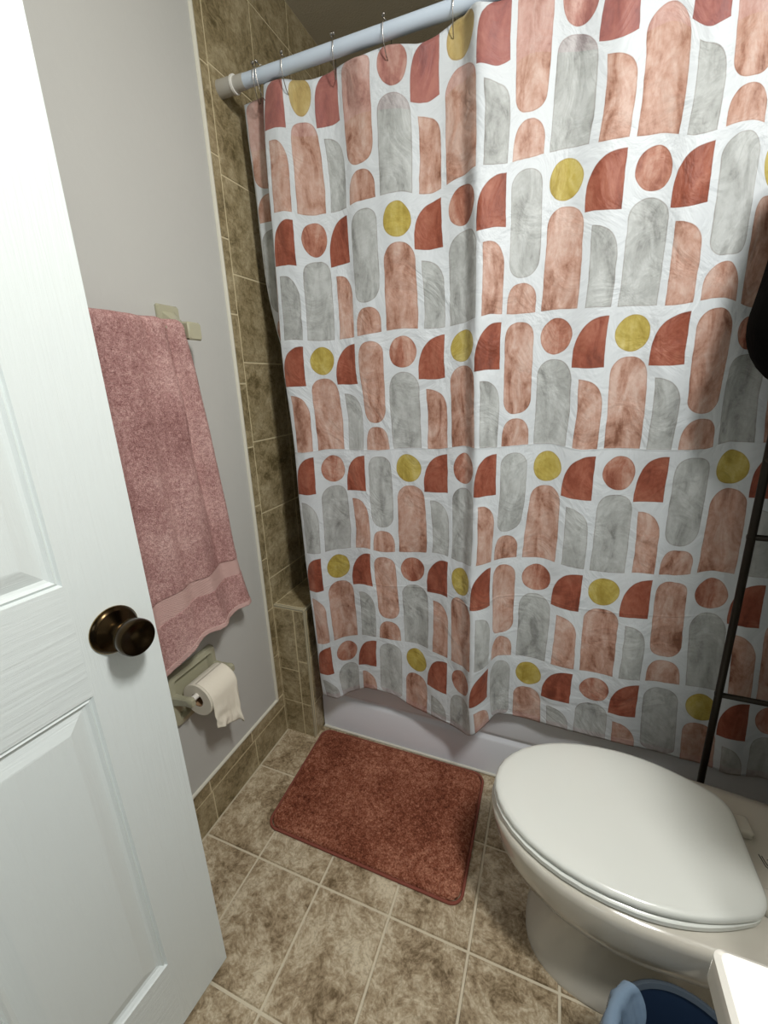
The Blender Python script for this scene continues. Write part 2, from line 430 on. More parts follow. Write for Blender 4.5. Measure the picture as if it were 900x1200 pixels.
for sgn, y0 in ((-1, 0), (1, DT)):
    bm = bmesh.new(); kx, kz = DW-.067, .938
    lathe(bm, [(0, .0375), (.003, .0375), (.006, .0355), (.008, .0325), (.010, .033), (.014, .024), (.018, .0155), (.030, .0135)], (kx, y0, kz), (0, sgn, 0), 40, mi=0)
    ro = link_mesh('rosette', bm, M['brass_dark'], door); smooth_angle(ro, 30)
    bm = bmesh.new(); lathe(bm, [(.0005, .0385), (.0025, .0385)], (kx, y0, kz), (0, sgn, 0), 40); smooth_angle(link_mesh('rosette_rim', bm, M['brass'], ro), 30)
    bm = bmesh.new()
    lathe(bm, [(.026, .0135), (.030, .016), (.034, .022), (.042, .0268), (.052, .0288), (.058, .0286), (.0615, .0268), (.0610, .0235), (.0575, .016), (.0555, .008), (.0552, .001)], (kx, y0, kz), (0, sgn, 0), 40)
    kn = link_mesh('door_knob', bm, M['brass_dark'], door); smooth_angle(kn, 50)
    bm = bmesh.new()
    lathe(bm, [(.0355, .0234), (.042, .0271), (.046, .0281)], (kx, y0, kz), (0, sgn, 0), 40, cap0=False, cap1=False)
    smooth_angle(link_mesh('knob_band', bm, M['brass'], kn), 60)
for hz in (.25, 1.02, 1.8):
    bm = bmesh.new(); tube(bm, [(-.004, -.004, hz-.045), (-.004, -.004, hz+.045)], .006, 10)
    link_mesh('hinge', bm, M['brass'], door)

# ---------------------------------------------------------------- bathtub
def rrect(x0, x1, y0, y1, r, z, n=8):
    out = []
    for cx, cy, a0 in ((x1-r, y1-r, 0), (x0+r, y1-r, PI/2), (x0+r, y0+r, PI), (x1-r, y0+r, 1.5*PI)):
        for k in range(n+1):
            a = a0+PI/2*k/n; out.append((cx+r*math.cos(a), cy+r*math.sin(a), z))
    return out
TX0, TX1, TY0, TY1, TZ = LX+.004, RX-.002, 1.17, YB-.002, .375
tubt = thing('bathtub', 'white bathtub along the back of the room behind the patterned curtain', 'bathtub', (0, 0, 0))
bm = bmesh.new()
loft(bm, [rrect(TX0, TX1, TY0+.012, TY1, .004, TZ-.012), rrect(TX0+.002, TX1-.002, TY0+.014, TY1-.002, .01, TZ-.003), rrect(TX0+.012, TX1-.012, TY0+.024, TY1-.01, .02, TZ),
          rrect(TX0+.07, TX1-.07, TY0+.075, TY1-.06, .10, TZ), rrect(TX0+.085, TX1-.08, TY0+.085, TY1-.07, .11, TZ-.012),
          rrect(TX0+.12, TX1-.16, TY0+.12, TY1-.10, .13, .10), rrect(TX0+.18, TX1-.22, TY0+.17, TY1-.15, .10, .065)], cap0=False, cap1=True)
smooth_angle(link_mesh('basin', bm, M['tub'], tubt), 35)
bm = bmesh.new()   # apron with its shallow step
prof = [(TY0+.012, TZ-.012), (TY0+.002, TZ-.02), (TY0, TZ-.04), (TY0, .182), (TY0+.003, .172), (TY0+.009, .166), (TY0+.009, .158), (TY0+.003, .150), (TY0, .140), (TY0, .004), (TY0+.05, .004)]
vs0 = [bm.verts.new((TX0, y, z)) for y, z in prof]; vs1 = [bm.verts.new((TX1, y, z)) for y, z in prof]
for a in range(len(prof)-1): bm.faces.new((vs0[a], vs1[a], vs1[a+1], vs0[a+1]))
smooth_angle(link_mesh('apron', bm, M['tub'], tubt), 50)
bm = bmesh.new()
tube(bm, [(TX0, TY0-.001, .004), (TX1, TY0-.001, .004)], .005, 8)
link_mesh('caulk_line', bm, M['bead'], tubt)

# ---------------------------------------------------------------- curtain rod, hooks, curtain, liner
RY, RZ, RR = 1.140, 2.047, .0150
rod = thing('shower_rod', 'pale blue tension rod with grey end cap spanning the tub alcove', 'curtain rod', (0, RY, RZ))
bm = bmesh.new(); tube(bm, [(.075, 0, 0), (RX-.04, 0, 0)], RR, 24); smooth_angle(link_mesh('rod_tube', bm, M['rod'], rod), 40)
bm = bmesh.new(); lathe(bm, [(0.0, .0195), (.046, .0185), (.048, .0165), (.080, .0160)], (0, 0, 0), (1, 0, 0), 24); smooth_angle(link_mesh('end_cap', bm, M['rod_grey'], rod), 40)
bm = bmesh.new(); lathe(bm, [(0.0, .021), (.04, .0195), (.042, .0165), (.07, .016)], (RX, 0, 0), (-1, 0, 0), 24); smooth_angle(link_mesh('end_cap', bm, M['rod_grey'], rod), 40)
bm = bmesh.new(); lathe(bm, [(.044, .0205), (.050, .0205)], (0, 0, 0), (1, 0, 0), 24); smooth_angle(link_mesh('cap_ring', bm, M['white_plastic'], rod), 40)

CV=[2.03, 1.95, 1.83, 1.71, 1.59, 1.47, 1.35, 1.23, 1.11, 0.99, 0.87, 0.75, 0.63, 0.51, 0.39, 0.27]
CT={
 -0.1050:[(0.046,1.178,2.029),(0.045,1.178,1.948),(0.050,1.178,1.831),(0.052,1.178,1.709),(0.057,1.178,1.586),(0.077,1.178,1.461),(0.112,1.178,1.337),(0.146,1.178,1.213),(0.152,1.178,1.087),(0.155,1.178,0.961),(0.161,1.178,0.836),(0.168,1.178,0.710),(0.177,1.178,0.579),(0.183,1.178,0.453),(0.187,1.178,0.335),(0.191,1.178,0.235)],
 -0.0200:[(0.142,1.176,2.029),(0.137,1.176,1.948),(0.137,1.176,1.831),(0.139,1.176,1.709),(0.140,1.176,1.586),(0.138,1.176,1.461),(0.142,1.176,1.337),(0.153,1.176,1.213),(0.160,1.176,1.087),(0.163,1.176,0.961),(0.169,1.176,0.836),(0.176,1.176,0.710),(0.185,1.176,0.579),(0.191,1.176,0.453),(0.195,1.176,0.335),(0.199,1.176,0.235)],
 0.0300:[(0.158,1.160,2.029),(0.153,1.160,1.948),(0.153,1.160,1.831),(0.155,1.160,1.709),(0.156,1.160,1.586),(0.154,1.160,1.461),(0.158,1.160,1.337),(0.169,1.160,1.213),(0.176,1.160,1.087),(0.179,1.160,0.961),(0.185,1.160,0.836),(0.192,1.160,0.710),(0.201,1.160,0.579),(0.207,1.160,0.453),(0.211,1.160,0.335),(0.215,1.160,0.235)],
 0.0800:[(0.130,1.137,2.029),(0.125,1.137,1.948),(0.125,1.135,1.831),(0.127,1.133,1.709),(0.128,1.129,1.586),(0.126,1.124,1.461),(0.130,1.119,1.337),(0.141,1.113,1.213),(0.148,1.108,1.087),(0.151,1.102,0.961),(0.157,1.097,0.836),(0.164,1.093,0.710),(0.173,1.090,0.579),(0.179,1.088,0.453),(0.183,1.087,0.335),(0.187,1.087,0.235)],
 0.1280:[(0.163,1.132,2.029),(0.163,1.132,1.948),(0.163,1.130,1.831),(0.161,1.128,1.709),(0.166,1.124,1.586),(0.169,1.119,1.461),(0.166,1.114,1.337),(0.179,1.108,1.213),(0.180,1.103,1.087),(0.184,1.097,0.961),(0.191,1.092,0.836),(0.192,1.088,0.710),(0.199,1.085,0.579),(0.204,1.083,0.453),(0.211,1.082,0.335),(0.237,1.082,0.235)],
 0.2200:[(0.228,1.147,2.022),(0.233,1.147,1.935),(0.245,1.146,1.814),(0.251,1.143,1.691),(0.254,1.140,1.569),(0.254,1.135,1.451),(0.254,1.131,1.337),(0.262,1.126,1.222),(0.275,1.121,1.100),(0.277,1.116,0.976),(0.277,1.111,0.853),(0.276,1.107,0.732),(0.281,1.105,0.611),(0.290,1.103,0.491),(0.293,1.102,0.374),(0.293,1.102,0.260)],
 0.3045:[(0.299,1.157,2.022),(0.303,1.157,1.934),(0.317,1.155,1.814),(0.318,1.152,1.694),(0.326,1.147,1.574),(0.331,1.142,1.455),(0.330,1.135,1.337),(0.349,1.129,1.217),(0.348,1.122,1.099),(0.354,1.115,0.983),(0.366,1.109,0.867),(0.361,1.104,0.750),(0.374,1.100,0.630),(0.373,1.098,0.514),(0.368,1.097,0.404),(0.369,1.097,0.301)],
 0.3960:[(0.385,1.142,2.027),(0.385,1.142,1.948),(0.389,1.141,1.823),(0.393,1.139,1.703),(0.394,1.137,1.583),(0.395,1.134,1.461),(0.403,1.131,1.340),(0.412,1.128,1.219),(0.420,1.125,1.099),(0.424,1.121,0.979),(0.427,1.118,0.859),(0.433,1.116,0.740),(0.440,1.114,0.623),(0.445,1.112,0.507),(0.446,1.112,0.395),(0.444,1.112,0.287)],
 0.4980:[(0.477,1.137,2.022),(0.479,1.137,1.936),(0.482,1.137,1.821),(0.483,1.136,1.705),(0.490,1.135,1.587),(0.495,1.133,1.468),(0.496,1.132,1.348),(0.497,1.130,1.228),(0.505,1.128,1.108),(0.515,1.127,0.987),(0.519,1.125,0.867),(0.518,1.124,0.747),(0.527,1.123,0.626),(0.529,1.122,0.502),(0.530,1.122,0.374),(0.531,1.122,0.242)],
 0.5820:[(0.557,1.142,2.014),(0.559,1.142,1.919),(0.566,1.141,1.803),(0.563,1.139,1.691),(0.571,1.136,1.578),(0.579,1.133,1.462),(0.578,1.129,1.343),(0.591,1.125,1.226),(0.592,1.122,1.109),(0.597,1.118,0.992),(0.607,1.114,0.875),(0.604,1.111,0.756),(0.610,1.109,0.627),(0.608,1.107,0.492),(0.604,1.107,0.362),(0.603,1.107,0.238)],
 0.6740:[(0.637,1.132,2.025),(0.638,1.132,1.943),(0.640,1.131,1.828),(0.649,1.128,1.706),(0.656,1.125,1.583),(0.659,1.121,1.466),(0.661,1.116,1.355),(0.665,1.111,1.242),(0.673,1.106,1.120),(0.676,1.101,0.995),(0.675,1.096,0.869),(0.673,1.093,0.744),(0.677,1.089,0.615),(0.682,1.088,0.483),(0.686,1.087,0.356),(0.689,1.087,0.233)],
 0.7250:[(0.680,1.097,2.021),(0.683,1.097,1.935),(0.689,1.096,1.822),(0.690,1.093,1.706),(0.696,1.091,1.588),(0.699,1.087,1.472),(0.699,1.083,1.358),(0.704,1.078,1.242),(0.708,1.074,1.120),(0.710,1.069,0.997),(0.712,1.065,0.874),(0.710,1.062,0.748),(0.716,1.059,0.617),(0.718,1.058,0.489),(0.719,1.057,0.368),(0.728,1.057,0.259)],
 0.7585:[(0.712,1.104,2.017),(0.715,1.104,1.926),(0.724,1.103,1.816),(0.721,1.101,1.706),(0.725,1.099,1.593),(0.728,1.096,1.479),(0.726,1.092,1.361),(0.733,1.089,1.242),(0.732,1.085,1.120),(0.735,1.082,1.000),(0.739,1.079,0.878),(0.736,1.076,0.752),(0.744,1.074,0.619),(0.744,1.072,0.496),(0.744,1.072,0.379),(0.757,1.072,0.285)],
 0.8500:[(0.786,1.127,2.039),(0.786,1.127,1.959),(0.786,1.127,1.836),(0.788,1.127,1.712),(0.792,1.126,1.593),(0.789,1.126,1.478),(0.791,1.125,1.361),(0.792,1.125,1.242),(0.794,1.124,1.122),(0.796,1.123,1.002),(0.783,1.123,0.882),(0.783,1.123,0.760),(0.785,1.122,0.640),(0.788,1.122,0.520),(0.789,1.122,0.407),(0.793,1.122,0.301)],
 0.9520:[(0.867,1.142,2.025),(0.867,1.142,1.946),(0.867,1.142,1.838),(0.864,1.142,1.724),(0.871,1.142,1.605),(0.873,1.142,1.484),(0.871,1.142,1.363),(0.876,1.142,1.244),(0.876,1.142,1.127),(0.876,1.142,1.007),(0.876,1.142,0.887),(0.872,1.142,0.766),(0.875,1.142,0.643),(0.872,1.142,0.521),(0.871,1.142,0.403),(0.876,1.142,0.293)],
 1.0360:[(0.939,1.127,2.015),(0.942,1.127,1.927),(0.951,1.127,1.827),(0.944,1.127,1.718),(0.948,1.127,1.600),(0.951,1.127,1.480),(0.947,1.127,1.358),(0.955,1.127,1.236),(0.952,1.127,1.115),(0.952,1.127,0.995),(0.955,1.127,0.875),(0.954,1.127,0.756),(0.956,1.127,0.635),(0.955,1.127,0.517),(0.953,1.127,0.404),(0.959,1.127,0.301)],
 1.1280:[(1.019,1.142,2.031),(1.022,1.142,1.953),(1.028,1.142,1.835),(1.031,1.142,1.714),(1.032,1.142,1.594),(1.031,1.141,1.476),(1.030,1.141,1.361),(1.034,1.141,1.244),(1.041,1.141,1.119),(1.042,1.141,0.991),(1.042,1.140,0.868),(1.040,1.140,0.748),(1.042,1.140,0.629),(1.050,1.140,0.511),(1.053,1.140,0.397),(1.053,1.140,0.289)],
 1.2125:[(1.089,1.127,2.007),(1.091,1.127,1.908),(1.098,1.127,1.805),(1.094,1.127,1.697),(1.098,1.127,1.585),(1.102,1.128,1.470),(1.100,1.128,1.355),(1.109,1.128,1.237),(1.107,1.129,1.119),(1.109,1.129,1.001),(1.117,1.129,0.881),(1.118,1.130,0.760),(1.125,1.130,0.637),(1.125,1.130,0.517),(1.125,1.130,0.400),(1.133,1.130,0.295)],
 1.3040:[(1.157,1.142,2.011),(1.157,1.142,1.931),(1.166,1.142,1.816),(1.175,1.142,1.712),(1.179,1.142,1.598),(1.179,1.142,1.480),(1.185,1.142,1.361),(1.187,1.142,1.241),(1.189,1.142,1.119),(1.190,1.142,0.998),(1.188,1.142,0.879),(1.189,1.142,0.761),(1.195,1.142,0.641),(1.206,1.142,0.520),(1.216,1.142,0.401),(1.227,1.142,0.286)],
 1.4060:[(1.234,1.145,2.001),(1.234,1.145,1.903),(1.234,1.145,1.803),(1.232,1.145,1.687),(1.235,1.145,1.567),(1.241,1.144,1.452),(1.244,1.144,1.352),(1.243,1.144,1.252),(1.254,1.143,1.140),(1.263,1.143,1.023),(1.268,1.143,0.903),(1.270,1.142,0.782),(1.282,1.142,0.656),(1.295,1.142,0.529),(1.306,1.142,0.406),(1.317,1.142,0.286)],
 1.4910:[(1.304,1.130,2.001),(1.304,1.130,1.903),(1.304,1.130,1.803),(1.302,1.130,1.687),(1.305,1.129,1.567),(1.311,1.129,1.452),(1.314,1.129,1.352),(1.313,1.129,1.252),(1.323,1.128,1.140),(1.333,1.128,1.023),(1.338,1.128,0.903),(1.340,1.127,0.782),(1.352,1.127,0.656),(1.365,1.127,0.529),(1.376,1.127,0.406),(1.387,1.127,0.286)],
 1.5820:[(1.378,1.145,2.001),(1.378,1.145,1.903),(1.378,1.145,1.803),(1.376,1.145,1.687),(1.380,1.145,1.567),(1.385,1.144,1.452),(1.388,1.144,1.352),(1.387,1.144,1.252),(1.398,1.143,1.140),(1.408,1.143,1.023),(1.412,1.143,0.903),(1.415,1.142,0.782),(1.427,1.142,0.656),(1.439,1.142,0.529),(1.451,1.142,0.406),(1.461,1.142,0.286)],
 1.7060:[(1.480,1.125,2.001),(1.480,1.125,1.903),(1.480,1.125,1.803),(1.478,1.125,1.687),(1.481,1.125,1.567),(1.487,1.124,1.452),(1.490,1.124,1.352),(1.489,1.124,1.252),(1.500,1.123,1.140),(1.509,1.123,1.023),(1.514,1.123,0.903),(1.516,1.122,0.782),(1.528,1.122,0.656),(1.541,1.122,0.529),(1.552,1.122,0.406),(1.563,1.122,0.286)],
}


US = sorted(CT)
NV = len(CV)
def curt_pt(u, v):
    # interpolate every column at v, then across u
    i = 0
    while i < NV-2 and v < CV[i+1]: i += 1
    t = (CV[i]-v)/(CV[i]-CV[i+1])
    k = 0
    while k < len(US)-2 and u > US[k+1]: k += 1
    lo = max(0, k-1); hi = min(len(US), k+3)
    out = []
    for c in range(3):
        ys = []
        for uu in US[lo:hi]:
            A = CT[uu]
            p0 = A[max(i-1, 0)][c]; p1 = A[i][c]; p2 = A[i+1][c]; p3 = A[min(i+2, NV-1)][c]
            m1 = (p2-p0)/2; m2 = (p3-p1)/2
            ys.append((2*t**3-3*t*t+1)*p1+(t**3-2*t*t+t)*m1+(-2*t**3+3*t*t)*p2+(t**3-t*t)*m2)
        out.append(pchip(US[lo:hi], ys, u))
    return out
HOOKX = [.114, .132, .201, .335, .468, .619, .775, .925, 1.08, 1.23, 1.385, 1.53]
def curtain():
    bm = bmesh.new(); uvl = bm.loops.layers.uv.new('UVMap')
    nu, nv = 330, 150; u0, u1 = US[0], US[-1]; v0, v1 = CV[0], CV[-1]
    grid = []
    for j in range(nv+1):
        v = v0+(v1-v0)*j/nv; row = []
        for i in range(nu+1):
            u = u0+(u1-u0)*i/nu
            x, y, z = curt_pt(u, v)
            w = noise.noise(Vector((u*9, v*2.2, 3)))*.0045+noise.noise(Vector((u*26, v*7, 8)))*.0018
            # small pleats under the hooks
            top = max(0, (v-1.80)/.23)
            dmin = min(abs(x-h) for h in HOOKX)
            w += top*top*(.010-.22*min(dmin, .07))
            z += top**4*(-.2*min(dmin, .07)+.004)
            y = min(y+w, 1.162 if z < .5 and u > .05 else 1.2)
            row.append((bm.verts.new((x, y, z)), u, v))
        grid.append(row)
    for j in range(nv):
        for i in range(nu):
            q = (grid[j][i], grid[j][i+1], grid[j+1][i+1], grid[j+1][i])
            f = bm.faces.new([a[0] for a in q])
            for l, a in zip(f.loops, q): l[uvl].uv = (a[1], a[2])
    return bm
o = link_mesh('shower_curtain', curtain(), M['curtain'], smooth=True)
md = o.modifiers.new('thick', 'SOLIDIFY'); md.thickness = .0012; md.offset = 0
tag(o, 'white shower curtain printed with rust, tan, grey and yellow watercolour arches and dots', 'shower curtain')

bm = bmesh.new()   # clear liner inside the tub
nu, nv = 120, 20; g = []
for j in range(nv+1):
    z = 2.0-j/nv*1.55; row = []
    for i in range(nu+1):
        s = i/nu; x = .055+.085*(j/nv)**1.0+s*1.44; xx = x
        yb = 1.188+.006*math.sin(s*70)+.062*max(0, min(1, (1.7-z)/.9))
        row.append(bm.verts.new((xx, yb+.012*math.sin(s*33), z)))
    g.append(row)
for j in range(nv):
    for i in range(nu): bm.faces.new((g[j][i], g[j][i+1], g[j+1][i+1], g[j+1][i]))
o = link_mesh('shower_liner', bm, M['liner'], smooth=True)
tag(o, 'thin see-through shower liner hanging inside the tub behind the printed curtain', 'shower liner')

def hook_mesh(tilt):
    bm = bmesh.new(); pts = []
    for k in range(15):
        a = math.radians(-60+k*300/14)
        pts.append((0, math.cos(a)*.0195, math.sin(a)*.0195))
    # leg down the back to the grommet, and the front leg curling up into it
    pts = [(.004, -.0205, .016), (.002, -.0215, .004), (0, -.020, -.012), (0, -.013, -.032), (0, -.004, -.046), (0, .006, -.052), (0, .015, -.046), (0, .021, -.028), (0, .0215, -.005), (0, .017, .012), (-.001, .006, .021), (-.003, -.008, .0205)]
    tube(bm, pts, .0011, 8)
    return bm
def ball_mesh(p):
    bm = bmesh.new(); bmesh.ops.create_uvsphere(bm, u_segments=12, v_segments=8, radius=.0033, matrix=Matrix.Translation(p)); return bm
hk = None
HL = ['wire curtain hook with ball ends nearest the left end cap of the rod', 'wire curtain hook touching the endmost hook on its right side', 'wire curtain hook above the leftmost yellow dot of the curtain',
      'wire curtain hook above the left rust quarter round and pink pill', 'wire curtain hook with ball ends above the orange dot at curtain top', 'wire curtain hook above the second yellow dot, where the rod leaves the picture']
for i, hx in enumerate(HOOKX[:6]):
    if hk is None:
        h = thing('curtain_hook', '', 'curtain hook'); hk = h
        link_mesh('hook_wire', hook_mesh(0), M['chrome'], h, smooth=True)
        link_mesh('hook_ball', ball_mesh((.004, -.0205, .018)), M['chrome'], h, smooth=True)
        link_mesh('hook_ball', ball_mesh((-.003, -.0105, .0235)), M['chrome'], h, smooth=True)
    else:
        h = hk.copy(); COL.objects.link(h)
        for ch in hk.children:
            c = ch.copy(); COL.objects.link(c); c.parent = h
    h.location = (hx, RY, RZ); h.rotation_euler = (0, 0, [.2, -.25, .05, .3, -.15, .1][i])
    h['label'] = HL[i]; h['group'] = 'wire hooks on the shower rod'
# ---------------------------------------------------------------- toilet
TYC = .803
def egg(xf, xm, xb, hw, hwb, z, n=20, yc=TYC, pw=2.0, rc=.03):
    if z < .2: pw = 2.5
    pts = []
    # front half, from +y side round the front (-x) to -y side
    for k in range(n+1):
        a = PI/2+PI*k/n
        ca, sa = math.cos(a), math.sin(a)
        x = xm+(xm-xf)*(-1)*abs(ca)**(2/pw); y = yc+hw*math.copysign(abs(sa)**(2/pw), sa)
        pts.append((x, y, z))
    m = 10
    L0 = xb-rc-xm; sl = 2*(hw-hwb)/max(L0, .01); th = math.atan(sl)
    xe = xb-rc+rc*math.sin(th); side = []
    for k in range(1, m+1):
        s = k/m; side.append((xm+(xe-xm)*s, hw+(hwb-hw)*s*s))
    cyo = hwb-rc*math.cos(th)
    for x, w in side: pts.append((x, yc-w, z))
    for k in range(1, 7):
        a = (PI/2-th)*(1-k/6); pts.append((xb-rc+rc*math.cos(a), yc-cyo-rc*math.sin(a), z))
    for k in range(0, 6):
        a = (PI/2-th)*k/6; pts.append((xb-rc+rc*math.cos(a), yc+cyo+rc*math.sin(a), z))
    for x, w in reversed(side): pts.append((x, yc+w, z))
    return pts
toilet = thing('toilet', 'almond white elongated toilet with closed lid beside the tub', 'toilet', (0, 0, 0))
bm = bmesh.new()
lv = [(.917, 1.13, 1.46, .137, .12, 0), (.917, 1.13, 1.46, .137, .12, .012), (.926, 1.13, 1.45, .128, .11, .028), (.948, 1.14, 1.44, .112, .10, .09), (.958, 1.14, 1.44, .108, .10, .16),
      (.945, 1.13, 1.44, .120, .10, .198), (.900, 1.12, 1.44, .148, .108, .225), (.853, 1.11, 1.45, .176, .13, .262), (.828, 1.10, 1.46, .188, .148, .305), (.819, 1.10, 1.47, .190, .158, .352), (.817, 1.10, 1.47, .190, .162, .366), (.824, 1.10, 1.465, .184, .157, .374), (.85, 1.10, 1.45, .16, .14, .376)]
loft(bm, [egg(a, b, c, d, e, z) for a, b, c, d, e, z in lv])
smooth_angle(link_mesh('bowl', bm, M['porcelain'], toilet), 50)
bm = bmesh.new()
loft(bm, [egg(.826, 1.09, 1.296, .172, .118, .377, rc=.05), egg(.821, 1.09, 1.299, .177, .122, .381, rc=.05), egg(.821, 1.09, 1.299, .177, .122, .390, rc=.05), egg(.826, 1.09, 1.296, .172, .118, .394, rc=.05)])
smooth_angle(link_mesh('seat', bm, M['lid'], toilet), 50)
bm = bmesh.new()
loft(bm, [egg(.828, 1.09, 1.300, .170, .120, .3955, rc=.06), egg(.823, 1.09, 1.304, .174, .124, .399, rc=.06), egg(.823, 1.09, 1.304, .174, .124, .406, rc=.06), egg(.827, 1.09, 1.300, .171, .121, .4105, rc=.058), egg(.836, 1.09, 1.292, .163, .114, .4125, rc=.054), egg(.88, 1.09, 1.26, .125, .085, .4155, rc=.04), egg(.96, 1.09, 1.22, .07, .045, .4165, rc=.02)])
smooth_angle(link_mesh('lid', bm, M['lid'], toilet), 50)
for s in (-1, 1):
    bm = bmesh.new(); box(bm, 1.300, 1.334, TYC+s*.075-.022, TYC+s*.075+.022, .376, .396, .006, 3)
    smooth_angle(link_mesh('hinge_cap', bm, M['porcelain'], toilet), 40)
bm = bmesh.new()
loft(bm, [rrect(1.455, 1.635, TYC-.19, TYC+.19, .03, .372), rrect(1.437, 1.64, TYC-.215, TYC+.215, .035, .45), rrect(1.430, 1.645, TYC-.222, TYC+.222, .035, .70)])
smooth_angle(link_mesh('tank', bm, M['porcelain'], toilet), 40)
bm = bmesh.new()
loft(bm, [rrect(1.422, 1.65, TYC-.23, TYC+.23, .035, .701), rrect(1.418, 1.652, TYC-.234, TYC+.234, .037, .712), rrect(1.42, 1.65, TYC-.232, TYC+.232, .037, .728), rrect(1.43, 1.642, TYC-.222, TYC+.222, .03, .735)])
smooth_angle(link_mesh('tank_lid', bm, M['porcelain'], toilet), 40)
bm = bmesh.new()
tube(bm, [(1.42, TYC-.16, .64), (1.405, TYC-.16, .64), (1.40, TYC-.13, .635), (1.402, TYC-.08, .63)], .006, 10)
link_mesh('flush_lever', bm, M['chrome'], toilet, smooth=True)
# maker's mark on the deck behind the lid: small script strokes
bm = bmesh.new()
for pts in ([(1.334, .831), (1.336, .820), (1.338, .808), (1.342, .805), (1.346, .808)], [(1.3385, .829), (1.340, .819), (1.342, .811)], [(1.350, .831), (1.351, .815), (1.354, .806), (1.359, .808)], [(1.345, .824), (1.357, .822)]):
    tube(bm, [(x, y, .3765) for x, y in pts], .0008, 6)
link_mesh('printed_mark', bm, M['ink'], toilet)

# ---------------------------------------------------------------- bath mat
def sd_rr(x, y, hx, hy, r):
    qx, qy = abs(x)-hx+r, abs(y)-hy+r
    return math.hypot(max(qx, 0), max(qy, 0))+min(max(qx, qy), 0)-r
mc = [(.140, 1.152), (.157, .752), (.762, .747), (.760, 1.158)]
def matp(s, t):   # s 0..1 along x, t 0..1 along y (near -> far)
    a = Vector(mc[1]).lerp(Vector(mc[2]), s); b = Vector(mc[0]).lerp(Vector(mc[3]), s); return a.lerp(b, t)
rug = thing('bath_mat', 'rust red shaggy bath mat lying on the floor tiles in front of the tub', 'bath mat', (0, 0, 0))
bm = bmesh.new(); W, H = .61, .405; nx, ny = 330, 220; g = []
for j in range(ny+1):
    row = []
    for i in range(nx+1):
        # square to rounded rectangle mapping
        X, Y = (i/nx*2-1), (j/ny*2-1)
        px, py = X*(W/2-.006), Y*(H/2-.006)
        d = sd_rr(px, py, W/2-.006, H/2-.006, .035)
        if d > 0:      # pull the corner in
            l = max(abs(X), abs(Y)); k = 1
            while sd_rr(px*k, py*k, W/2-.006, H/2-.006, .035) > 0 and k > .8: k -= .004
            px *= k; py *= k; d = 0
        e = min(1, max(0, -d)/.012)
        p = matp(px/W+.5, py/H+.5)
        n = noise.noise(Vector((px*55, py*55, 1)))*.0018+noise.noise(Vector((px*170, py*170, 5)))*.0034+random.uniform(-.0011, .0011)
        z = .004+.0125*math.sqrt(e*(2-e))+n*e+.0015*noise.noise(Vector((px*9, py*9, 0)))
        row.append(bm.verts.new((p.x, p.y, max(z, .003))))
    g.append(row)
for j in range(ny):
    for i in range(nx): bm.faces.new((g[j][i], g[j][i+1], g[j+1][i+1], g[j+1][i]))
bmesh.ops.remove_doubles(bm, verts=bm.verts[:], dist=1e-5)
link_mesh('pile', bm, M['mat'], rug, smooth=True)
bm = bmesh.new(); pts = []
for cx, cy, a0 in ((1, 1, 0), (-1, 1, PI/2), (-1, -1, PI), (1, -1, 1.5*PI)):
    for k in range(9):
        a = a0+PI/2*k/8; x = cx*(W/2-.035)+.033*math.cos(a); y = cy*(H/2-.035)+.033*math.sin(a)
        p = matp(x/W+.5, y/H+.5); pts.append((p.x, p.y, .0042))
tube(bm, pts, .0042, 8, closed=True)
link_mesh('bound_edge', bm, M['mat_edge'], rug, smooth=True)

# ---------------------------------------------------------------- towel bar and towel
BX, BZ = .060, 1.432
bar = thing('towel_bar', 'almond ceramic towel bar on the painted wall under the pink towel', 'towel bar', (0, 0, 0))
for yy in (.842, .24):
    bm = bmesh.new()
    loft(bm, [[(x, yy+y*s, 1.462+z*s) for x, y, z in [(xx, a, b) for a, b in ((-.028, -.030), (.028, -.030), (.032, -.026), (.032, .026), (.028, .030), (-.028, .030), (-.032, .026), (-.032, -.026))]] for xx, s in ((0.0005, 1), (.005, 1), (.009, .92))])
    mt = link_mesh('mounting_plate', bm, M['ceramic'], bar); smooth_angle(mt, 30)
    bm = bmesh.new()
    loft(bm, [[(x, yy+dy+y*w, z0+z*w) for y, z in ((-1, -.8), (-.8, -1), (.8, -1), (1, -.8), (1, .8), (.8, 1), (-.8, 1), (-1, .8))] for x, dy, z0, w in ((.006, 0, 1.458, .022), (.022, .0, 1.45, .015), (.036, 0, 1.438, .015), (.046, 0, BZ, .019), (.078, 0, BZ-.003, .020), (.082, 0, BZ-.003, .017))])
    smooth_angle(link_mesh('bar_post', bm, M['ceramic'], bar), 35)
bm = bmesh.new(); tube(bm, [(BX, .245, BZ), (BX, .84, BZ)], .009, 16); smooth_angle(link_mesh('bar_rail', bm, M['ceramic'], bar), 40)

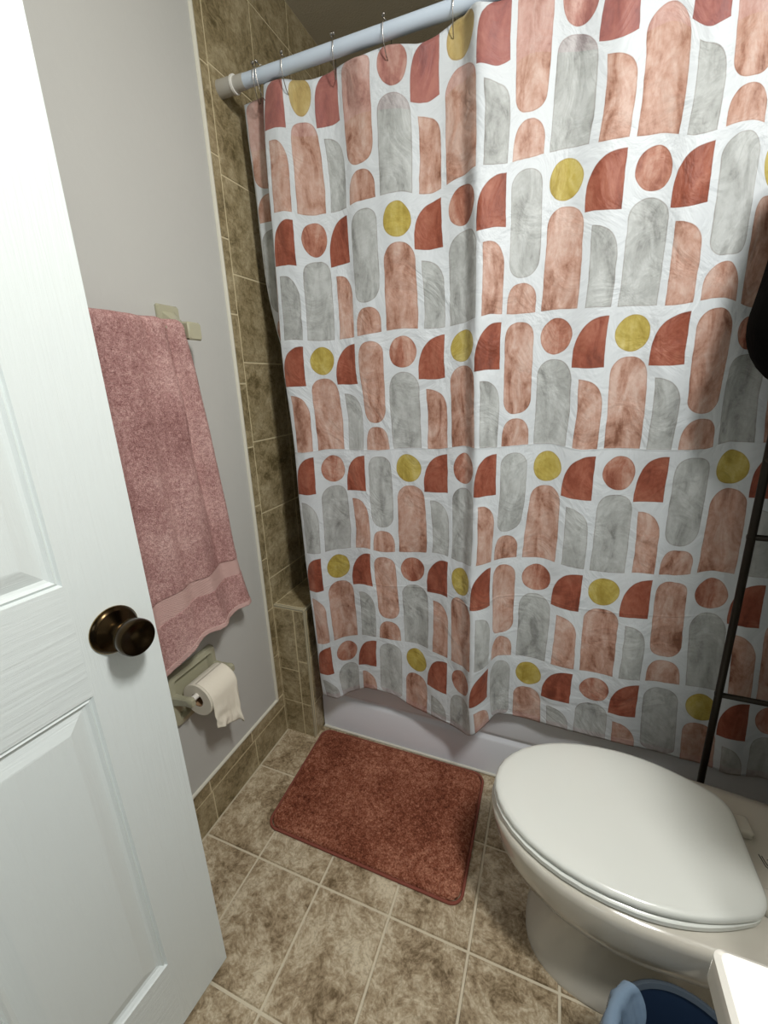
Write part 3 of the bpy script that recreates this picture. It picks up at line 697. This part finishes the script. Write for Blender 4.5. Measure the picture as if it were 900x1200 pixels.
towel = thing('bath_towel', 'dusty pink terry towel with woven band hanging over the wall towel bar', 'towel', (0, 0, 0))
TYL, TYR0, TYR1, TBOT = .30, .812, .905, .668
def towel_front(s, t):
    """s 0 left .. 1 right, t 0 top of bar .. 1 hem"""
    yr = TYR0+(TYR1-TYR0)*(t**.85); yl = TYL-.03*t
    y = yl+(yr-yl)*s
    z = BZ+.014-t*(BZ+.014-TBOT)
    fall = min(1, t*3)
    x = BX+.016
    if t < .03:
        a = t/.03*PI/2; x = BX+.016*math.sin(a); z = BZ+.016*math.cos(a)-.001
    k = min(1, t*2.2+.25)
    # soft folds, tighter near the gathered right end
    x += k*(.010*math.sin(s*17+1.0)+.010*math.sin(s*39+2*t)) * (.4+.6*s)
    x += -.014*fall*t
    if s > .62:   # pleats below the post
        x += (s-.62)/.38*.010*math.sin((s-.62)*60-1.2*t)*(1-.5*t)
    # the hem kicks out in an S where the lower layer shows
    b = max(0, (t-.72)/.28)
    x += .022*b*b/(1+math.exp(-(s-.60)*26))
    z += .018*b/(1+math.exp(-(s-.60)*26)) - .034*b*math.exp(-((s-.55)/.09)**2) - .012*b*(1-s)
    x += .0010*noise.noise(Vector((s*130, t*160, 1)))*1.4+.004*noise.noise(Vector((s*7, t*6, 4)))
    return x, y, z
def towel_mesh(t0, t1, nt, lift=0, ns=220):
    bm = bmesh.new(); uvl = bm.loops.layers.uv.new('UVMap'); g = []
    for j in range(nt+1):
        t = t0+(t1-t0)*j/nt; row = []
        for i in range(ns+1):
            s = i/ns; x, y, z = towel_front(s, t); row.append((bm.verts.new((x+lift, y, z)), s, t))
        g.append(row)
    for j in range(nt):
        for i in range(ns):
            q = (g[j][i], g[j][i+1], g[j+1][i+1], g[j+1][i]); f = bm.faces.new([a[0] for a in q])
            for l, a in zip(f.loops, q): l[uvl].uv = (a[1]*.6, a[2]*.77)
    return bm
def thick(o, th, off=0):
    m = o.modifiers.new('thick', 'SOLIDIFY'); m.thickness = th; m.offset = off
o = link_mesh('towel_front', towel_mesh(0, .792, 260), M['terry'], towel, smooth=True); thick(o, .007)
o = link_mesh('woven_band', towel_mesh(.790, .858, 24), M['band'], towel, smooth=True); thick(o, .0045)
o = link_mesh('towel_foot', towel_mesh(.856, .985, 40), M['terry'], towel, smooth=True); thick(o, .007)
o = link_mesh('stitched_hem', towel_mesh(.983, 1.0, 6), M['band'], towel, smooth=True); thick(o, .009)
bm = bmesh.new(); g = []
for j in range(61):
    t = j/60; row = []
    for i in range(81):
        s = i/80; y = TYL+.004+(TYR0-.006-TYL+.05*t)*s
        if t < .04:
            a = t/.04*PI/2; x = BX-.016*math.sin(a); z = BZ+.015*math.cos(a)
        else:
            x = BX-.016-.020*min(1, (t-.04)*2)+.004*math.sin(s*20); z = BZ-(t-.04)*.70
        row.append(bm.verts.new((max(x, .012), y, z)))
    g.append(row)
for j in range(60):
    for i in range(80): bm.faces.new((g[j][i], g[j][i+1], g[j+1][i+1], g[j+1][i]))
o = link_mesh('towel_back', bm, M['terry'], towel, smooth=True); thick(o, .006)

# ---------------------------------------------------------------- toilet paper holder
hold = thing('toilet_paper_holder', 'almond ceramic toilet paper holder set into the wall beside the door edge', 'toilet paper holder', (0, 0, 0))
HY0, HY1, HZ0, HZ1 = .635, .806, .430, .588
def rr_yz(y0, y1, z0, z1, r, x, n=5):
    out = []
    for cy, cz, a0 in ((y1-r, z1-r, 0), (y0+r, z1-r, PI/2), (y0+r, z0+r, PI), (y1-r, z0+r, 1.5*PI)):
        for k in range(n+1):
            a = a0+PI/2*k/n; out.append((x, cy+r*math.cos(a), cz+r*math.sin(a)))
    return out
bm = bmesh.new()
loft(bm, [rr_yz(HY0, HY1, HZ0, HZ1, .014, .0005), rr_yz(HY0, HY1, HZ0, HZ1, .014, .007), rr_yz(HY0+.004, HY1-.004, HZ0+.004, HZ1-.004, .012, .014), rr_yz(HY0+.018, HY1-.018, HZ0+.018, HZ1-.018, .008, .016), rr_yz(HY0+.022, HY1-.022, HZ0+.022, HZ1-.022, .008, .010), rr_yz(HY0+.026, HY1-.026, HZ0+.026, HZ1-.026, .008, .0015)], cap0=True, cap1=True)
smooth_angle(link_mesh('frame', bm, M['ceramic'], hold), 40)
for yy in (.648, .796):
    bm = bmesh.new()
    loft(bm, [[(x, yy+y*w, z0+z*w*1.5) for y, z in ((-1, -.7), (-.6, -1), (.6, -1), (1, -.7), (1, .7), (.6, 1), (-.6, 1), (-1, .7))] for x, z0, w in ((.004, .515, .012), (.03, .52, .009), (.058, .524, .008), (.072, .525, .009), (.080, .525, .006))])
    smooth_angle(link_mesh('arm', bm, M['ceramic'], hold), 40)
bm = bmesh.new(); tube(bm, [(.066, .650, .526), (.066, .794, .526)], .0075, 16); smooth_angle(link_mesh('roller', bm, M['roller'], hold), 40)
roll = thing('toilet_paper_roll', 'white toilet paper roll with a torn sheet hanging down from its holder', 'toilet paper', (.064, .722, .510))
bm = bmesh.new()
RO, RI, HL_ = .048, .0195, .0495
lathe(bm, [(-HL_, RI), (-HL_, RO-.002), (-HL_+.002, RO), (HL_-.002, RO), (HL_, RO-.002), (HL_, RI)], (0, 0, 0), (0, 1, 0), 48, cap0=False, cap1=False)
smooth_angle(link_mesh('paper', bm, M['paper'], roll), 40)
bm = bmesh.new(); lathe(bm, [(-HL_+.001, RI+.0005), (-HL_+.001, RI-.001), (HL_-.001, RI-.001), (HL_-.001, RI+.0005)], (0, 0, 0), (0, 1, 0), 32, cap0=False, cap1=False)
smooth_angle(link_mesh('core', bm, M['card'], roll), 40)
bm = bmesh.new(); g = []
for j in range(41):
    t = j/40; row = []
    for i in range(41):
        s = i/40; y = -.046+.094*s
        if t < .35:
            a = PI/2*(1-t/.35); x = (RO+.0012)*math.cos(a); z = (RO+.0012)*math.sin(a)
        else:
            k = (t-.35)/.65; L = .078+.045*s+.006*noise.noise(Vector((s*9, 0, 2)))+.004*noise.noise(Vector((s*40, 0, 2)))+.012*max(0, s-.85)/.15
            x = RO+.0012+k*.003+k*.006*noise.noise(Vector((s*7, k*4, 1)))+.003*k*math.sin(s*9); z = -k*L
            y += .004*k*noise.noise(Vector((s*5, k*3, 7)))
            if s > .72: x += .010*k*(s-.72)/.28*math.sin(s*30)
        row.append(bm.verts.new((x, y, z)))
    g.append(row)
for j in range(40):
    for i in range(40): bm.faces.new((g[j][i], g[j][i+1], g[j+1][i+1], g[j+1][i]))
o = link_mesh('loose_sheet', bm, M['paper'], roll, smooth=True); thick(o, .0008, 1)

# ---------------------------------------------------------------- metal rack over the toilet
rack = thing('storage_rack', 'dark bronze metal rack standing over the toilet against the right wall', 'rack', (0, 0, 0))
LG = [(1.312, 1.060), (1.625, 1.060), (1.312, .50), (1.625, .50)]
for x, y in LG:
    bm = bmesh.new(); lean = -.026 if x < 1.5 else 0
    tube(bm, [(x, y, .0), (x+lean, y, 1.2), (x+lean, y, 1.78)], .0078, 14); smooth_angle(link_mesh('leg', bm, M['bronze'], rack), 40)
    bm = bmesh.new(); lathe(bm, [(0, .012), (.02, .012), (.022, .0095)], (x, y, 0), (0, 0, 1), 14); link_mesh('foot', bm, M['bronze'], rack, smooth=False)
for z in (.21, .568, .965):
    for y in (1.060, .50):
        if z < .5 and y < 1: continue
        bm = bmesh.new(); tube(bm, [(1.305-.022*z, y, z), (1.625, y, z)], .0065, 10); link_mesh('side_rail', bm, M['bronze'], rack, smooth=True)
for z in (1.13, 1.44, 1.74):
    bm = bmesh.new()
    for a, b in (((1.287, .50), (1.287, 1.06)), ((1.625, .50), (1.625, 1.06)), ((1.287, .50), (1.625, .50)), ((1.287, 1.06), (1.625, 1.06))):
        tube(bm, [a+(z,), b+(z,)], .006, 8)
    for k in range(1, 12):
        x = 1.287+.338*k/12; tube(bm, [(x, .50, z), (x, 1.06, z)], .0028, 6)
    box(bm, 1.290, 1.622, .503, 1.057, z-.004, z+.004)  # solid board added to the wire shelf so it blocks the lamp
    link_mesh('shelf', bm, M['bronze'], rack)

# black towel on the rack, plus two unseen ones added to shade the curtain
def cloth_lump(name, cx, cy, z0, z1, hx, hy, seed):
    bm = bmesh.new(); rings = []; n = 40; m = 26
    for j in range(m+1):
        t = j/m; z = z0+(z1-z0)*t
        prof = min(1, math.sqrt(max(0, 1-(1-min(1, t/.28))**2))*.98+.02)*(1-.45*max(0, t-.3)*(seed == 1))
        if t > .9: prof *= math.sqrt(max(.02, 1-((t-.9)/.1)**2))
        ring = []
        for k in range(n):
            a = 2*PI*k/n; f = 1+.10*math.sin(a*5+seed)*t+.06*noise.noise(Vector((math.cos(a)*2, math.sin(a)*2, z*5+seed)))
            sx = math.copysign(abs(math.cos(a))**.7, math.cos(a)); sy = math.copysign(abs(math.sin(a))**.7, math.sin(a))
            ring.append((cx+hx*prof*f*sx, cy+hy*prof*f*sy, z))
        rings.append(ring)
    loft(bm, rings); return bm
o = link_mesh('hanging_towel', cloth_lump('t', 1.325, .985, 1.252, 1.72, .135, .055, 1), M['black'], smooth=True)
tag(o, 'black towel bundled over the far left corner of the metal rack', 'towel')
o = link_mesh('shadow_towel', cloth_lump('t', 1.47, .78, 1.448, 1.70, .13, .13, 3), M['black'], smooth=True)  # out of view, added only to throw shadow on the curtain
tag(o, 'black folded towel lying on the upper shelf of the metal rack', 'towel')

o = link_mesh('shadow_towel', cloth_lump('t', 1.46, .76, 1.138, 1.40, .145, .18, 4), M['black'], smooth=True)  # second out-of-view light blocker, added below the first
tag(o, 'black folded towel lying on the lower shelf of the metal rack', 'towel')

# ---------------------------------------------------------------- vanity counter corner and waste bin
van = thing('vanity', 'white vanity with overhanging countertop, its corner jutting in at lower right', 'vanity', (0, 0, 0))
bm = bmesh.new()
loft(bm, [rrect(1.044, RX-.002, Y0+.01, .306, .007, .814), rrect(1.041, RX-.002, Y0+.01, .309, .009, .818), rrect(1.041, RX-.002, Y0+.01, .309, .009, .846), rrect(1.045, RX-.002, Y0+.01, .305, .007, .850)])
smooth_angle(link_mesh('countertop', bm, M['counter'], van), 40)
bm = bmesh.new(); box(bm, 1.30, RX-.004, Y0+.02, .22, 0, .812, .003); link_mesh('cabinet_body', bm, M['cabinet'], van)
for y0_ in (-.23, -.01):
    bm = bmesh.new(); box(bm, 1.282, 1.2995, y0_, y0_+.215, .10, .78, .003); dpn = link_mesh('cabinet_door', bm, M['cabinet'], van)
    bm = bmesh.new(); lathe(bm, [(0, .006), (.012, .006), (.016, .013), (.024, .012), (.026, .004)], (1.282, y0_+.107, .70), (-1, 0, 0), 16); link_mesh('cabinet_knob', bm, M['chrome'], dpn, smooth=True)

BC = (1.160, .494)
bn = thing('waste_bin', 'round blue lined waste bin on the floor between toilet and counter', 'waste bin', (BC[0], BC[1], 0))
bm = bmesh.new()
lathe(bm, [(0, .082), (.004, .086), (.265, .108), (.268, .112), (.276, .1135), (.280, .111), (.279, .107), (.262, .1045), (.02, .083), (.012, .001)], (0, 0, 0), (0, 0, 1), 48, cap1=False)
smooth_angle(link_mesh('bin_body', bm, M['bin'], bn), 40)
bm = bmesh.new()
lathe(bm, [(.258, .1095), (.262, .1145), (.277, .1165), (.2825, .1125), (.2835, .1075), (.276, .1035)], (0, 0, 0), (0, 0, 1), 48, cap0=False, cap1=False)
smooth_angle(link_mesh('bin_rim', bm, M['bin_out'], bn), 50)
bag = bmesh.new(); g = []
for j in range(49):
    t = j/48; row = []
    a0 = 2.25+.35*noise.noise(Vector((t*5, 2, 0)))+.5*max(0, t-.42); a1 = 6.0+.3*noise.noise(Vector((t*5, 9, 0)))
    for i in range(121):
        a = a0+(a1-a0)*i/120
        amp = noise.noise(Vector((math.cos(a)*3.2, math.sin(a)*3.2, t*3)))+1.1*abs(noise.noise(Vector((math.cos(a)*8, math.sin(a)*8, t*5))))
        if t < .35:      # skirt outside
            k = t/.35; r = .120+.006*(1-k)+.006*amp; z = .12+.168*k+.02*(1-k)*amp
        elif t < .42:
            k = (t-.35)/.07; r = .120-.019*k; z = .288+.004*math.sin(PI*k)
        else:
            k = (t-.42)/.58; r = (.101-.035*k)*(1+.10*amp*k); z = .288-.238*k
            r += -.020*math.sin(PI*min(1, k*1.6))*max(0, math.sin(a*3+1.0))+.006*amp
        row.append(bag.verts.new((r*math.cos(a), r*math.sin(a), z)))
    g.append(row)
for j in range(48):
    for i in range(120): bag.faces.new((g[j][i], g[j][i+1], g[j+1][i+1], g[j+1][i]))
o = link_mesh('bin_liner', bag, M['bag'], smooth=True, loc=(BC[0], BC[1], 0))
tag(o, 'crumpled pale blue plastic bag lining the round waste bin', 'bag')
bm = bmesh.new(); g = []
for j in range(25):
    row = []
    for i in range(25):
        s, t = i/24-.5, j/24-.5
        z = .20+.09*noise.noise(Vector((s*3.1, t*3.1, 11)))+.03*noise.noise(Vector((s*9, t*9, 4)))-.1*(s*s+t*t)
        row.append(bm.verts.new((s*.14*(1-.3*abs(t)), t*.12-.02, z)))
    g.append(row)
for j in range(24):
    for i in range(24): bm.faces.new((g[j][i], g[j][i+1], g[j+1][i+1], g[j+1][i]))
o = link_mesh('crumpled_tissue', bm, M['bag'], smooth=False, loc=(BC[0]+.01, BC[1]+.01, 0))
tag(o, 'crumpled blue sheet lying inside the waste bin', 'tissue')

# ---------------------------------------------------------------- light
def area(name, loc, target, size, power, col, sy=None):
    l = bpy.data.lights.new(name, 'AREA'); l.size = size; l.energy = power; l.color = col
    if sy: l.shape = 'RECTANGLE'; l.size_y = sy
    o = bpy.data.objects.new(name, l); COL.objects.link(o); o.location = loc
    o.rotation_euler = (Vector(target)-Vector(loc)).to_track_quat('-Z', 'Y').to_euler(); return o
area('vanity_lamp', (1.37, .12, 2.26), (.70, .55, .9), .14, 21, (1, .985, .95), .3)
area('hall_light', (.86, -1.2, 1.7), (.3, .6, .9), .5, 1.5, (.82, .92, 1))
w = bpy.data.worlds.new('world'); SC.world = w; w.use_nodes = True
w.node_tree.nodes['Background'].inputs[0].default_value = (.8, .88, 1, 1); w.node_tree.nodes['Background'].inputs[1].default_value = .1

# ---------------------------------------------------------------- camera
cam = bpy.data.cameras.new('camera'); co = bpy.data.objects.new('camera', cam); COL.objects.link(co)
cam.sensor_fit = 'HORIZONTAL'; cam.sensor_width = 36; cam.lens = 496.11/900*36; cam.clip_start = .01
Rw = [(.93011004, .36605969, -.02992683), (.08040164, -.28243953, -.95590977), (-.35837255, .88669511, -.29213165)]
X, Y, Z = Vector(Rw[0]), -Vector(Rw[1]), -Vector(Rw[2])
co.matrix_world = Matrix(((X.x, Y.x, Z.x, .886), (X.y, Y.y, Z.y, 0), (X.z, Y.z, Z.z, 1.3), (0, 0, 0, 1)))
SC.camera = co
SC.view_settings.view_transform = 'Standard'; SC.view_settings.look = 'None'; SC.view_settings.gamma = 1; SC.view_settings.use_curve_mapping = False
SC.view_settings.exposure = 0.25
